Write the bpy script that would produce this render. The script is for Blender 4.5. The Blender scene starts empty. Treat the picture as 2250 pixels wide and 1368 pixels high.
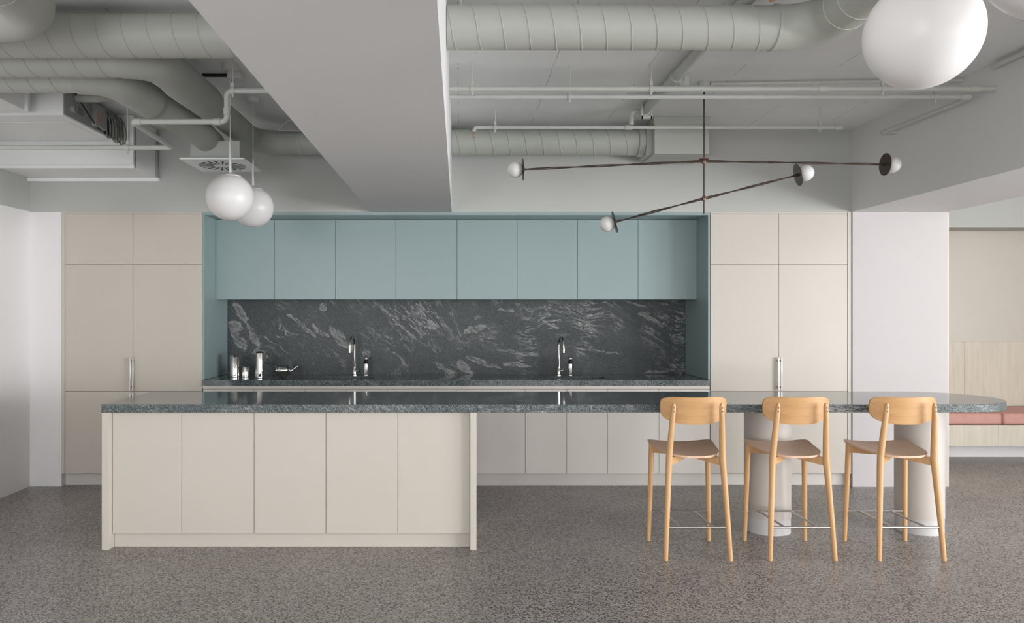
import bpy, math, random
from mathutils import Vector, Matrix
random.seed(7)
S = bpy.context.scene
C = S.collection
PI = math.pi

# ------------------------------------------------------------------ camera
FPX, VX, VY, EYE = 1671.0, 1008.0, 690.0, 1.46     # focal length in px, vanishing point, eye height
cd = bpy.data.cameras.new('camera'); cam = bpy.data.objects.new('camera', cd); C.objects.link(cam)
cam.location = (0, 0, EYE); cam.rotation_euler = (PI/2, 0, 0)
cd.sensor_width = 36; cd.lens = 36*FPX/2250
cd.shift_x = (1125-VX)/2250; cd.shift_y = (VY-684)/2250
cd.clip_start = 0.05; cd.clip_end = 100
S.camera = cam

# ------------------------------------------------------------------ view and world
S.view_settings.view_transform = 'Standard'
S.view_settings.look = 'None'
S.view_settings.gamma = 1
S.view_settings.exposure = 0.0
w = bpy.data.worlds.new('world'); S.world = w; w.use_nodes = True
bg = w.node_tree.nodes['Background']; bg.inputs[0].default_value = (0.92, 0.96, 1.0, 1); bg.inputs[1].default_value = 1.0

# ------------------------------------------------------------------ daylight at the windows (behind the camera, and along the right side)
def area(name, loc, rot, sx, sy, power, col):
    l = bpy.data.lights.new(name, 'AREA'); l.shape = 'RECTANGLE'; l.size = sx; l.size_y = sy
    l.energy = power; l.color = col
    o = bpy.data.objects.new(name, l); C.objects.link(o); o.location = loc; o.rotation_euler = rot
    return o
RX, RY0, CZ = 8.2, -3.6, 3.02                        # right outer wall, rear wall, ceiling
LC = (.972, .992, 1.03)
TU = math.radians(16)                                # the bright ground outside throws its light slightly upward
area('rear_window_daylight', (-2.3, RY0-0.3, 1.3), (PI/2, 0, 0), 2.3, 2.3, 140, LC)
area('rear_window_daylight', (1.3, RY0-0.3, 1.3), (PI/2, 0, 0), 2.3, 2.3, 82, LC)
area('side_window_daylight', (RX+0.45, -1.6, 1.15), (PI/2+TU, 0, PI/2), 2.8, 2.3, 560, LC)
area('side_window_daylight', (RX+0.45, 1.6, 1.15), (PI/2+TU, 0, PI/2), 2.8, 2.3, 455, LC)

# ------------------------------------------------------------------ materials
def srgb(r, g, b):
    f = lambda c: (c/12.92 if c <= .04045 else ((c+.055)/1.055)**2.4)
    return (f(r/255), f(g/255), f(b/255), 1)
class NT:
    def __init__(s, name):
        s.m = bpy.data.materials.new(name); s.m.use_nodes = True
        s.t = s.m.node_tree; s.n = s.t.nodes; s.b = s.n['Principled BSDF']
        s.co = None
    def node(s, typ, **kw):
        n = s.n.new(typ)
        for k, v in kw.items():
            if k.startswith('i_'):
                k = k[2:]; n.inputs[int(k) if k.isdigit() else k.replace('_', ' ')].default_value = v
            else: setattr(n, k, v)
        return n
    def link(s, a, b): s.t.links.new(a, b)
    def geo(s):
        if not s.co: s.co = s.node('ShaderNodeNewGeometry').outputs['Position']
        return s.co
    def map(s, scale=(1,1,1), rot=(0,0,0), src=None):
        n = s.node('ShaderNodeMapping'); n.inputs['Scale'].default_value = scale; n.inputs['Rotation'].default_value = rot
        s.link(src or s.geo(), n.inputs[0]); return n.outputs[0]
    def noise(s, vec, scale, detail=3, rough=.5, dist=0):
        n = s.node('ShaderNodeTexNoise'); n.inputs['Scale'].default_value = scale; n.inputs['Detail'].default_value = detail
        n.inputs['Roughness'].default_value = rough; n.inputs['Distortion'].default_value = dist
        s.link(vec, n.inputs['Vector']); return n.outputs['Fac']
    def ramp(s, fac, stops):
        n = s.node('ShaderNodeValToRGB'); e = n.color_ramp.elements
        while len(e) < len(stops): e.new(.5)
        for k, (p, c) in enumerate(stops):
            e[k].position = p; e[k].color = c if len(c) == 4 else (*c, 1)
        s.link(fac, n.inputs[0]); return n.outputs[0]
    def mix(s, f, a, b, mode='MIX'):
        n = s.node('ShaderNodeMix'); n.data_type = 'RGBA'; n.blend_type = mode
        for x, k in ((f, 0), (a, 6), (b, 7)):
            if hasattr(x, 'is_linked') or hasattr(x, 'links'): s.link(x, n.inputs[k])
            else: n.inputs[k].default_value = x
        return n.outputs[2]
    def math(s, op, a, b=0.0, c=0.0):
        n = s.node('ShaderNodeMath'); n.operation = op
        for k, x in enumerate((a, b, c)):
            if hasattr(x, 'links'): s.link(x, n.inputs[k])
            else: n.inputs[k].default_value = x
        return n.outputs[0]
    def bump(s, h, strength, dist=.001):
        n = s.node('ShaderNodeBump'); n.inputs['Strength'].default_value = strength; n.inputs['Distance'].default_value = dist
        s.link(h, n.inputs['Height']); s.link(n.outputs[0], s.b.inputs['Normal'])
W1, K1 = (1,1,1,1), (0,0,0,1)

def paint(name, col, rough=.55, var=.03, scale=3.0, bump=.0, metal=0):
    t = NT(name); n = t.noise(t.geo(), scale, 4)
    a = tuple(min(1, c*(1+var)) for c in col[:3])+(1,); b = tuple(c*(1-var) for c in col[:3])+(1,)
    t.link(t.ramp(n, [(.3, b), (.7, a)]), t.b.inputs['Base Color'])
    t.b.inputs['Roughness'].default_value = rough; t.b.inputs['Metallic'].default_value = metal
    if bump: t.bump(t.noise(t.geo(), 260, 3), bump, .0006)
    return t.m

M = {}
M['white_wall'] = paint('white_wall_paint', srgb(238, 235, 233), .7, .012, 1.2, .15)
M['grey_wall'] = paint('grey_wall_paint', srgb(186, 187, 182), .75, .015, 1.2, .15)
M['pier'] = paint('pier_paint_shaded', srgb(200, 195, 193), .7, .012, 1.2, .15)  # white wall paint with the shade on the pier put into its colour
M['beam'] = paint('beam_paint', srgb(220, 219, 217), .75, .012, 1.5, .12)
M['duct'] = paint('duct_paint', srgb(180, 182, 174), .5, .02, 4)
M['duct_wrap'] = paint('duct_wrap_paint', srgb(174, 176, 168), .6, .03, 9, .3)
M['pipe'] = paint('pipe_paint', srgb(196, 198, 191), .45, .02, 6)
M['unit'] = paint('unit_enamel', srgb(238, 239, 237), .5, .025, 5)
M['unit_side'] = paint('unit_side_steel', srgb(158, 160, 158), .5, .05, 9)
M['cable'] = paint('cable_sheath', srgb(120, 120, 114), .5, .05, 20)
M['dark'] = paint('dark_void', srgb(48, 44, 42), .8, .1, 8)
M['label_red'] = paint('label_red', srgb(176, 140, 134), .6, .06, 90)
M['label_blue'] = paint('label_blue', srgb(120, 128, 138), .6, .1, 90)
M['beige'] = paint('beige_laminate', srgb(202, 194, 182), .42, .012, 2, .10)
M['pale'] = paint('beige_laminate_lightened', srgb(224, 217, 209), .42, .012, 2, .10)  # beige laminate lightened to stand in for light missing at the sink run
M['beige_kick'] = paint('beige_plinth', srgb(214, 208, 200), .5, .012, 2)
M['blue'] = paint('blue_laminate', srgb(148, 166, 165), .35, .012, 2, .08)
M['blue_edge'] = paint('blue_edge', srgb(118, 142, 146), .4, .01, 2)
M['column'] = paint('column_paint', srgb(200, 192, 184), .45, .012, 3)
M['column_base'] = paint('column_base_metal', srgb(205, 203, 201), .3, .02, 3)
M['chrome'] = paint('polished_chrome', (.66, .64, .61, 1), .05, .02, 5, metal=1)
M['steel'] = paint('brushed_steel', (.62, .60, .57, 1), .28, .04, 30, metal=1)
M['bronze'] = paint('dark_bronze', (.10, .075, .062, 1), .38, .15, 14, metal=.8)
M['bronze_joint'] = paint('bronze_joint', (.20, .13, .10, 1), .4, .1, 14, metal=.7)
M['black'] = paint('black_bakelite', (.012, .012, .012, 1), .3, .1, 9)
M['copper'] = paint('copper_head', (.55, .30, .18, 1), .35, .05, 9, metal=.7)
M['cushion'] = paint('pink_leather', srgb(198, 146, 134), .5, .05, 14, .3)
M['gasket'] = paint('shadow_gap_liner', srgb(112, 105, 96), .8, .02, 9)
M['window_frame'] = paint('window_frame', srgb(70, 72, 74), .4, .02, 9)
M['sensor'] = paint('white_plastic', srgb(214, 214, 208), .4, .01, 9)
# opal glass
t = NT('opal_glass'); n = t.noise(t.geo(), 2, 2)
t.link(t.ramp(n, [(0, srgb(224, 221, 218)), (1, srgb(230, 228, 225))]), t.b.inputs['Base Color'])
t.b.inputs['Roughness'].default_value = .35
t.b.inputs['Subsurface Weight'].default_value = .25; t.b.inputs['Subsurface Radius'].default_value = (.05, .05, .05)
M['opal'] = t.m
# concrete ceiling: board seams every 0.6 m, pits
def ceiling_mat():
    t = NT('painted_concrete'); g = t.geo()
    cl = t.noise(g, 1.4, 5, .6); fine = t.noise(g, 70, 3, .6)
    base = t.ramp(cl, [(.25, srgb(232, 233, 231)), (.75, srgb(240, 241, 239))])
    sp = t.node('ShaderNodeSeparateXYZ'); t.link(g, sp.inputs[0])
    wob = t.math('MULTIPLY', t.noise(g, 9, 3), .008)
    x = t.math('ADD', sp.outputs[0], wob)
    fr = t.math('FRACT', t.math('DIVIDE', t.math('ADD', x, 6.0), .6))
    d = t.math('ABSOLUTE', t.math('SUBTRACT', fr, .5))
    seam = t.math('GREATER_THAN', d, .4962)
    brk = t.math('GREATER_THAN', t.noise(g, 5.5, 3), .50)
    seam = t.math('MULTIPLY', seam, brk)
    col = t.mix(t.math('MULTIPLY', seam, .55), base, srgb(110, 110, 108))
    v = t.node('ShaderNodeTexVoronoi'); v.inputs['Scale'].default_value = 9; t.link(g, v.inputs['Vector'])
    pit = t.math('MULTIPLY', t.math('LESS_THAN', v.outputs['Distance'], .045), t.math('GREATER_THAN', t.noise(g, 2.5, 2), .52))
    v2 = t.node('ShaderNodeTexVoronoi'); v2.inputs['Scale'].default_value = 38; t.link(g, v2.inputs['Vector'])
    pit2 = t.math('MULTIPLY', t.math('LESS_THAN', v2.outputs['Distance'], .09), t.math('GREATER_THAN', t.noise(g, 4.5, 2), .56))
    col = t.mix(t.math('MULTIPLY', t.math('MAXIMUM', pit, pit2), .45), col, srgb(112, 112, 110))
    t.link(col, t.b.inputs['Base Color']); t.b.inputs['Roughness'].default_value = .85
    t.bump(t.math('ADD', fine, t.math('MULTIPLY', seam, -2.0)), .3, .002)
    return t.m
M['ceiling'] = ceiling_mat()
# ground terrazzo-like floor
def floor_mat():
    t = NT('ground_aggregate_floor'); g = t.geo()
    wp = t.node('ShaderNodeVectorMath', operation='ADD'); nn = t.node('ShaderNodeTexNoise'); nn.inputs['Scale'].default_value = 110; t.link(g, nn.inputs['Vector'])
    sc = t.node('ShaderNodeVectorMath', operation='SCALE'); sc.inputs['Scale'].default_value = .007; t.link(nn.outputs['Color'], sc.inputs[0])
    t.link(g, wp.inputs[0]); t.link(sc.outputs[0], wp.inputs[1]); gg = wp.outputs[0]
    v = t.node('ShaderNodeTexVoronoi'); v.inputs['Scale'].default_value = 150; v.feature = 'F1'; t.link(gg, v.inputs['Vector'])
    sep = t.node('ShaderNodeSeparateColor'); t.link(v.outputs['Color'], sep.inputs[0])
    stone = t.ramp(sep.outputs[0], [(0, srgb(54, 50, 48)), (.30, srgb(88, 83, 80)), (.36, srgb(174, 167, 161)), (.8, srgb(188, 180, 175)), (1, srgb(212, 203, 196))])
    fine = t.noise(g, 240, 2)
    col = t.mix(t.math('MULTIPLY', fine, .2), stone, srgb(160, 153, 149))
    edge = t.math('GREATER_THAN', v.outputs['Distance'], .50)
    col = t.mix(t.math('MULTIPLY', edge, .5), col, srgb(112, 107, 104))
    cl = t.noise(g, .9, 3, .5)
    col = t.mix(1.0, col, t.ramp(cl, [(.3, (.86, .85, .85, 1)), (.7, (1, 1, 1, 1))]), 'MULTIPLY')
    t.link(col, t.b.inputs['Base Color'])
    t.link(t.ramp(t.noise(g, 1.6, 4, .6), [(.35, (.30,)*3), (.65, (.42,)*3)]), t.b.inputs['Roughness'])
    t.b.inputs['Specular IOR Level'].default_value = .45
    return t.m
M['floor'] = floor_mat()
# veined dark stone
BLOBS = [(528, 686, 30, 10, 55), (516, 716, 17, 11, 20), (524, 744, 34, 11, 58), (556, 738, 34, 8, 62), (572, 776, 20, 9, 20), (665, 716, 46, 4.5, 38), (704, 728, 26, 6, 35),
         (750, 745, 38, 11, 47), (712, 674, 10, 7, 60), (805, 778, 8, 9, 40), (842, 678, 26, 3.5, 45), (1043, 722, 30, 7, -18), (1050, 697, 9, 5, 0), (1020, 808, 22, 9, 40),
         (1125, 772, 34, 5, 12), (1135, 801, 30, 6, 5), (1060, 795, 44, 5, 18), (1210, 712, 24, 3.5, 28), (1115, 682, 20, 3, 10), (1395, 668, 26, 3.5, 10), (1425, 696, 26, 5, 22),
         (925, 684, 22, 4, 50), (950, 712, 16, 9, 55), (1310, 770, 60, 2.5, 6), (1450, 815, 40, 3, -6), (980, 812, 34, 5, 30), (870, 705, 50, 2, 42), (690, 800, 2, 2, 0)]
def stone_mat(name, veins=1.0, rough=.16, blobs=False, spec=.5, amb=1.0):
    t = NT(name); g = t.geo()
    n1 = t.node('ShaderNodeTexNoise'); n1.inputs['Scale'].default_value = 1.3; n1.inputs['Detail'].default_value = 2; t.link(g, n1.inputs['Vector'])
    def warp(src, tex, amt):
        c = t.node('ShaderNodeVectorMath', operation='SUBTRACT'); t.link(tex.outputs['Color'], c.inputs[0]); c.inputs[1].default_value = (.5, .5, .5)
        k = t.node('ShaderNodeVectorMath', operation='SCALE'); k.inputs['Scale'].default_value = amt; t.link(c.outputs[0], k.inputs[0])
        w_ = t.node('ShaderNodeVectorMath', operation='ADD'); t.link(src, w_.inputs[0]); t.link(k.outputs[0], w_.inputs[1]); return w_.outputs[0]
    w1 = warp(g, n1, .55)
    n2 = t.node('ShaderNodeTexNoise'); n2.inputs['Scale'].default_value = 13; n2.inputs['Detail'].default_value = 4; t.link(g, n2.inputs['Vector'])
    w2 = warp(w1, n2, .045)
    rA = t.map((1, 1, 1), (0, math.radians(-42), 0), w2); rB = t.map((1, 1, 1), (0, math.radians(-15), 0), w2)
    sp = t.node('ShaderNodeSeparateXYZ'); t.link(g, sp.inputs[0])
    f = t.node('ShaderNodeMapRange'); f.interpolation_type = 'SMOOTHSTEP'; f.inputs[1].default_value = -.9; f.inputs[2].default_value = .7; t.link(sp.outputs[0], f.inputs[0])
    mx = t.node('ShaderNodeMix'); mx.data_type = 'VECTOR'; t.link(f.outputs[0], mx.inputs[0]); t.link(rA, mx.inputs[4]); t.link(rB, mx.inputs[5]); rot = mx.outputs[1]
    st = t.map((2.2, 6.0, 15.0), (0, 0, 0), rot); st2 = t.map((1.2, 2.0, 4.6), (0, 0, 0), rot); st3 = t.map((26, 70, 110), (0, 0, 0), rot)
    speckle = t.noise(g, 250, 2, .75); grain = t.noise(st3, 1.0, 4, .65)
    base = t.ramp(speckle, [(.38, srgb(8, 10, 11)), (.5, srgb(58, 64, 66)), (.62, srgb(168, 176, 174))])
    gcol = t.ramp(grain, [(.34, srgb(36, 41, 44)), (.64, srgb(128, 136, 136))])
    base = t.mix(.38, base, gcol)
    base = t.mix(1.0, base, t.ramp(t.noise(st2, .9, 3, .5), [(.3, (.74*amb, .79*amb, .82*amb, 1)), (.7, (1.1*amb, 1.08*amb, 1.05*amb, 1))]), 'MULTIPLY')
    r = t.math('ABSOLUTE', t.math('SUBTRACT', t.noise(st, 1.0, 6, .66, .3), .5))
    thin = t.ramp(r, [(0, W1), (.009, (.8,)*3), (.018, K1)])
    thin = t.math('MULTIPLY', thin, t.ramp(t.noise(g, 2.6, 3, .6), [(.47, K1), (.60, W1)]))
    r2 = t.math('ABSOLUTE', t.math('SUBTRACT', t.noise(st, 2.1, 5, .6, .3), .52))
    thin = t.math('MAXIMUM', thin, t.math('MULTIPLY', t.ramp(r2, [(0, (.8,)*3), (.008, K1)]), t.ramp(t.noise(g, 3.7, 3, .6), [(.53, K1), (.66, W1)])))
    patch = t.ramp(t.noise(st2, 1.5, 6, .6, .3), [(.69, K1), (.71, (.6,)*3), (.76, (.5,)*3)])
    if blobs:
        nb = t.node('ShaderNodeTexNoise'); nb.inputs['Scale'].default_value = 11; nb.inputs['Detail'].default_value = 7; nb.inputs['Roughness'].default_value = .68; t.link(g, nb.inputs['Vector'])
        wb = warp(g, nb, .11); bn = t.noise(st2, 5.0, 6, .7, .6); bm = t.ramp(bn, [(.36, (.25,)*3), (.45, (.85,)*3), (.62, W1)])
        for (px, py, L, w_, ang) in BLOBS:
            c = t.node('ShaderNodeVectorMath', operation='SUBTRACT'); t.link(wb, c.inputs[0]); c.inputs[1].default_value = ((px-VX)/235.3, 7.1, EYE+(VY-py)/235.3)
            m_ = t.map((235.3/L, 0, 235.3/w_), (0, 0, 0), t.map((1, 1, 1), (0, math.radians(-ang), 0), c.outputs[0]))
            ln = t.node('ShaderNodeVectorMath', operation='LENGTH'); t.link(m_, ln.inputs[0])
            d_ = t.math('ADD', ln.outputs['Value'], t.math('MULTIPLY', t.math('SUBTRACT', bn, .5), 1.0))
            patch = t.math('MAXIMUM', patch, t.math('MULTIPLY', t.ramp(d_, [(.55, (.62,)*3), (.86, W1), (1.02, K1)]), bm))
    dk = t.ramp(t.math('ABSOLUTE', t.math('SUBTRACT', t.noise(st, 1.6, 4, .5), .48)), [(0, W1), (.012, W1), (.034, K1)])
    patch = t.math('MULTIPLY', patch, t.math('SUBTRACT', 1.0, t.math('MULTIPLY', dk, .85)))
    patch = t.math('MULTIPLY', patch, .72)
    vein = t.math('MULTIPLY', t.math('MAXIMUM', t.math('MULTIPLY', thin, .9), patch), veins)
    vc = t.ramp(t.noise(g, 170, 2, .7), [(.32, srgb(124, 122, 121)), (.68, srgb(220, 217, 213))])
    t.link(t.mix(vein, base, vc), t.b.inputs['Base Color']); t.b.inputs['Roughness'].default_value = rough
    t.b.inputs['Specular IOR Level'].default_value = spec
    return t.m
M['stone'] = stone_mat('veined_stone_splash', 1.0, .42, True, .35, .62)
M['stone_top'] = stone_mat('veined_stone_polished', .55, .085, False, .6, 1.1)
# woods
def wood(name, c1, c2, axis, rough=.4, freq=26):
    t = NT(name)
    tc = t.node('ShaderNodeTexCoord').outputs['Object']
    sc = {'z': (freq, freq, 1.3), 'x': (1.6, freq, freq)}[axis]
    v = t.map(sc, (0, 0, 0), tc)
    n = t.noise(v, 1.6, 5, .6, .5); f = t.noise(t.map((sc[0]*6, sc[1]*6, sc[2]*5) if axis == 'z' else (sc[0]*5, sc[1]*6, sc[2]*6), (0,0,0), tc), 1.2, 2)
    t.link(t.mix(.25, t.ramp(n, [(.3, c2), (.7, c1)]), t.ramp(f, [(.3, c2), (.7, c1)])), t.b.inputs['Base Color'])
    t.b.inputs['Roughness'].default_value = rough
    return t.m
M['oak_leg'] = wood('oak_leg', srgb(218, 176, 128), srgb(198, 152, 102), 'z')
M['oak'] = wood('oak_veneer', srgb(208, 164, 112), srgb(190, 144, 93), 'x')
M['oak_seat'] = wood('oak_seat', srgb(228, 194, 168), srgb(212, 174, 146), 'x')
M['ash_panel'] = wood('pale_ash_panel', srgb(217, 208, 192), srgb(199, 188, 170), 'z', .5, 14)

# ------------------------------------------------------------------ mesh helpers
class MB:
    """collects geometry, links it as ONE mesh object"""
    def __init__(s): s.v = []; s.f = []; s.sm = []
    def add(s, vs, fs, smooth=False):
        o = len(s.v); s.v += [tuple(p) for p in vs]
        for f in fs: s.f.append([i+o for i in f]); s.sm.append(smooth)
        return s
    def box(s, x0, x1, y0, y1, z0, z1):
        vs = [(x, y, z) for z in (z0, z1) for y in (y0, y1) for x in (x0, x1)]
        return s.add(vs, [(0,2,3,1), (4,5,7,6), (0,1,5,4), (2,6,7,3), (0,4,6,2), (1,3,7,5)])
    def sweep(s, pts, r, seg=24, caps=True, up=None):
        P = [Vector(p) for p in pts]; n = len(P)
        R = r if isinstance(r, (list, tuple)) else [r]*n
        T = []
        for i in range(n):
            a = P[max(0, i-1)]; b = P[min(n-1, i+1)]; T.append((b-a).normalized())
        u = Vector(up) if up else (Vector((0, 0, 1)) if abs(T[0].z) < .9 else Vector((0, 1, 0)))
        u = (u - T[0]*u.dot(T[0])).normalized()
        vs = []
        for i in range(n):
            if i: 
                q = T[i-1].rotation_difference(T[i]); u = q @ u
            u = (u - T[i]*u.dot(T[i])).normalized(); w = T[i].cross(u)
            for k in range(seg):
                a = 2*PI*k/seg; vs.append(P[i] + (u*math.cos(a) + w*math.sin(a))*R[i])
        fs = [(i*seg+k, i*seg+(k+1) % seg, (i+1)*seg+(k+1) % seg, (i+1)*seg+k) for i in range(n-1) for k in range(seg)]
        s.add(vs, fs, True)
        if caps:
            s.add([vs[k] for k in range(seg)], [tuple(range(seg))[::-1]]); s.add([vs[(n-1)*seg+k] for k in range(seg)], [tuple(range(seg))])
        return s
    def lathe(s, prof, c=(0,0,0), seg=40, axis='z', M4=None):
        vs = []
        for (r, h) in prof:
            for k in range(seg):
                a = 2*PI*k/seg; x, y = r*math.cos(a), r*math.sin(a)
                p = Vector((x, y, h)) if axis == 'z' else (Vector((h, x, y)) if axis == 'x' else Vector((x, h, y)))
                if M4 is not None: p = M4 @ p
                vs.append(p + Vector(c))
        n = len(prof)
        fl = (lambda f: f[::-1]) if axis == 'y' else (lambda f: f)
        fs = [fl((i*seg+k, i*seg+(k+1) % seg, (i+1)*seg+(k+1) % seg, (i+1)*seg+k)) for i in range(n-1) for k in range(seg)]
        s.add(vs, fs, True)
        if prof[0][0] > 1e-4: s.add(vs[:seg], [fl(tuple(range(seg))[::-1])])
        if prof[-1][0] > 1e-4: s.add(vs[-seg:], [fl(tuple(range(seg)))])
        return s
    def prism(s, pts, z0, z1):
        n = len(pts)
        vs = [(x, y, z0) for x, y in pts] + [(x, y, z1) for x, y in pts]
        return s.add(vs, [tuple(range(n))[::-1], tuple(range(n, 2*n))] + [(i, (i+1) % n, n+(i+1) % n, n+i) for i in range(n)])
    def shell(s, top, bot, nu, nv):
        """closed plate between two (nu x nv) grids"""
        vs = top+bot; N = nu*nv; fs = []
        for j in range(nv-1):
            for i in range(nu-1):
                a = j*nu+i; fs.append((a, a+1, a+nu+1, a+nu)); fs.append((N+a, N+a+nu, N+a+nu+1, N+a+1))
        rim = [i for i in range(nu)] + [j*nu+nu-1 for j in range(1, nv)] + [(nv-1)*nu+i for i in range(nu-2, -1, -1)] + [j*nu for j in range(nv-2, 0, -1)]
        for k in range(len(rim)):
            a, b = rim[k], rim[(k+1) % len(rim)]; fs.append((a, N+a, N+b, b))
        return s.add(vs, fs, True)
    def build(s, name, mat, parent=None, loc=None, bevel=0, sharp=40, weld=True):
        """geometry is given in the space of the parent thing (or world when loc is None)"""
        me = bpy.data.meshes.new(name); me.from_pydata(s.v, [], s.f)
        for p, q in zip(me.polygons, s.sm): p.use_smooth = True
        me.validate(); me.materials.append(mat)
        o = bpy.data.objects.new(name, me); C.objects.link(o)
        if weld:
            import bmesh
            b = bmesh.new(); b.from_mesh(me); bmesh.ops.remove_doubles(b, verts=b.verts, dist=1e-6)
            bmesh.ops.recalc_face_normals(b, faces=b.faces); b.to_mesh(me); b.free()
        me.set_sharp_from_angle(angle=math.radians(sharp))
        if bevel:
            m = o.modifiers.new('edge', 'BEVEL'); m.width = bevel; m.segments = 2; m.limit_method = 'ANGLE'; m.angle_limit = math.radians(50); m.harden_normals = False
        if loc is not None: o.location = loc
        if parent is not None: o.parent = parent
        return o
def tag(o, label, cat=None, group=None, kind=None):
    if label: o['label'] = label
    if cat: o['category'] = cat
    if group: o['group'] = group
    if kind: o['kind'] = kind
    return o
def thing(name, label, cat, loc=(0, 0, 0), rz=0, group=None):
    o = bpy.data.objects.new(name, None); C.objects.link(o); o.empty_display_size = .1
    o.location = loc; o.rotation_euler = (0, 0, rz)
    return tag(o, label, cat, group)
def copy_tree(o, parent=None):
    c = o.copy(); C.objects.link(c)
    if parent is not None: c.parent = parent
    for ch in [x for x in list(o.children)]: copy_tree(ch, c)
    return c
def struct(mb, name, mat, bevel=0):
    return tag(mb.build(name, mat, bevel=bevel), None, kind='structure')
def P3(px, py, D):                                  # the point at depth D seen at photo pixel (px, py)
    s = FPX/D; return Vector(((px-VX)/s, D, EYE+(VY-py)/s))
def fillet(pts, rad, n=10):
    """polyline with rounded corners"""
    P = [Vector(p) for p in pts]; out = [P[0]]
    rads = rad if isinstance(rad, (list, tuple)) else [rad]*(len(P)-2)
    for i in range(1, len(P)-1):
        a = (P[i-1]-P[i]).normalized(); b = (P[i+1]-P[i]).normalized()
        ang = a.angle(b); r = rads[i-1]; d = r/math.tan(ang/2)
        c = P[i] + (a+b).normalized()*(r/math.sin(ang/2))
        s0 = P[i]+a*d-c; s1 = P[i]+b*d-c; th = s0.angle(s1); ax = s0.cross(s1).normalized()
        for k in range(n+1): out.append(c + Matrix.Rotation(th*k/n, 3, ax) @ s0)
    out.append(P[-1]); return out

# ================================================================== THE SETTING
DB = 6.45                                            # plane of the tall cabinet fronts
XL, XB0, XB1 = -3.637, 3.33, 4.135
b = MB().box(XL-.2, RX+.2, RY0-.2, 8.4, -.12, 0); struct(b, 'floor', M['floor'])
b = MB().box(XL-.2, RX+.2, RY0-.2, 8.4, CZ, CZ+.15); struct(b, 'ceiling', M['ceiling'])
# left wall: white below, grey above the 2.33 line
struct(MB().box(XL-.15, XL, RY0, DB+.7, 0, 2.33), 'wall_left', M['white_wall'])
struct(MB().box(XL-.15, XL, RY0, DB+.7, 2.33, CZ), 'wall_left_upper', M['grey_wall'])
# back: low white return beside the cupboards, grey upper wall, hidden wall behind the niche
struct(MB().box(XL, -3.369, DB, 7.2, .1, 2.325), 'wall_back_return', M['white_wall'])
struct(MB().box(XL, -3.369, DB, 7.2, 0, .1), 'baseboard_back', M['white_wall'])
struct(MB().box(XL, XB1, DB, 7.2, 2.325, CZ), 'wall_back_upper', M['grey_wall'])
struct(MB().box(XL-.15, XB1, 7.2, 7.35, 0, CZ), 'wall_back', M['grey_wall'])
# beam
struct(MB().box(-.745, -.060, RY0, DB, 2.325, CZ), 'trim_1', M['beam'])
# right bulkhead, and the pier below it
struct(MB().box(XB0, XB1, RY0, DB, 2.325, CZ), 'trim_2', M['beam'])
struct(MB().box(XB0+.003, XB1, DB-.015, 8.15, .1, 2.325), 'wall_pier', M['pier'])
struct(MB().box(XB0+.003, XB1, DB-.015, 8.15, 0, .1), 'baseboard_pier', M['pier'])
# alcove behind on the right
struct(MB().box(XB1, RX, 8.15, 8.3, 0, CZ), 'wall_alcove', M['beige'])
struct(MB().box(XB1, RX, 7.83, 8.15, 2.35, CZ), 'trim_3', M['grey_wall'])
# rear wall with two windows, right wall with two windows
def wall_with_openings(name, a0, a1, opens, z0, z1, place):
    mb = MB(); cur = a0
    for (o0, o1) in opens:
        place(mb, cur, o0, 0, CZ); place(mb, o0, o1, 0, z0); place(mb, o0, o1, z1, CZ); cur = o1
    place(mb, cur, a1, 0, CZ); struct(mb, name, M['white_wall'])
ro = [(-3.4, -1.2), (.2, 2.4)]; so = [(-2.95, -.25), (.25, 2.95)]
wall_with_openings('wall_rear', XL-.15, RX+.15, ro, .2, 2.5, lambda m, a, c, z0, z1: m.box(a, c, RY0-.15, RY0, z0, z1))
wall_with_openings('wall_right', RY0, 8.3, so, .15, 2.45, lambda m, a, c, z0, z1: m.box(RX, RX+.15, a, c, z0, z1))
k = 0
for (a, c) in ro:
    k += 1; m = MB(); t_ = .05
    y0, y1 = RY0-.11, RY0-.05
    m.box(a, a+t_, y0, y1, .2, 2.5).box(c-t_, c, y0, y1, .2, 2.5).box(a, c, y0, y1, .2, .25).box(a, c, y0, y1, 2.45, 2.5)
    m.box((a+c)/2-.03, (a+c)/2+.03, y0, y1, .25, 2.45); struct(m, 'window_%d' % k, M['window_frame'])
for (a, c) in so:
    k += 1; m = MB(); x0, x1 = RX+.05, RX+.11
    m.box(x0, x1, a, a+t_, .15, 2.45).box(x0, x1, c-t_, c, .15, 2.45).box(x0, x1, a, c, .15, .2).box(x0, x1, a, c, 2.4, 2.45)
    m.box(x0, x1, (a+c)/2-.03, (a+c)/2+.03, .2, 2.4); struct(m, 'window_%d' % k, M['window_frame'])

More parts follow.
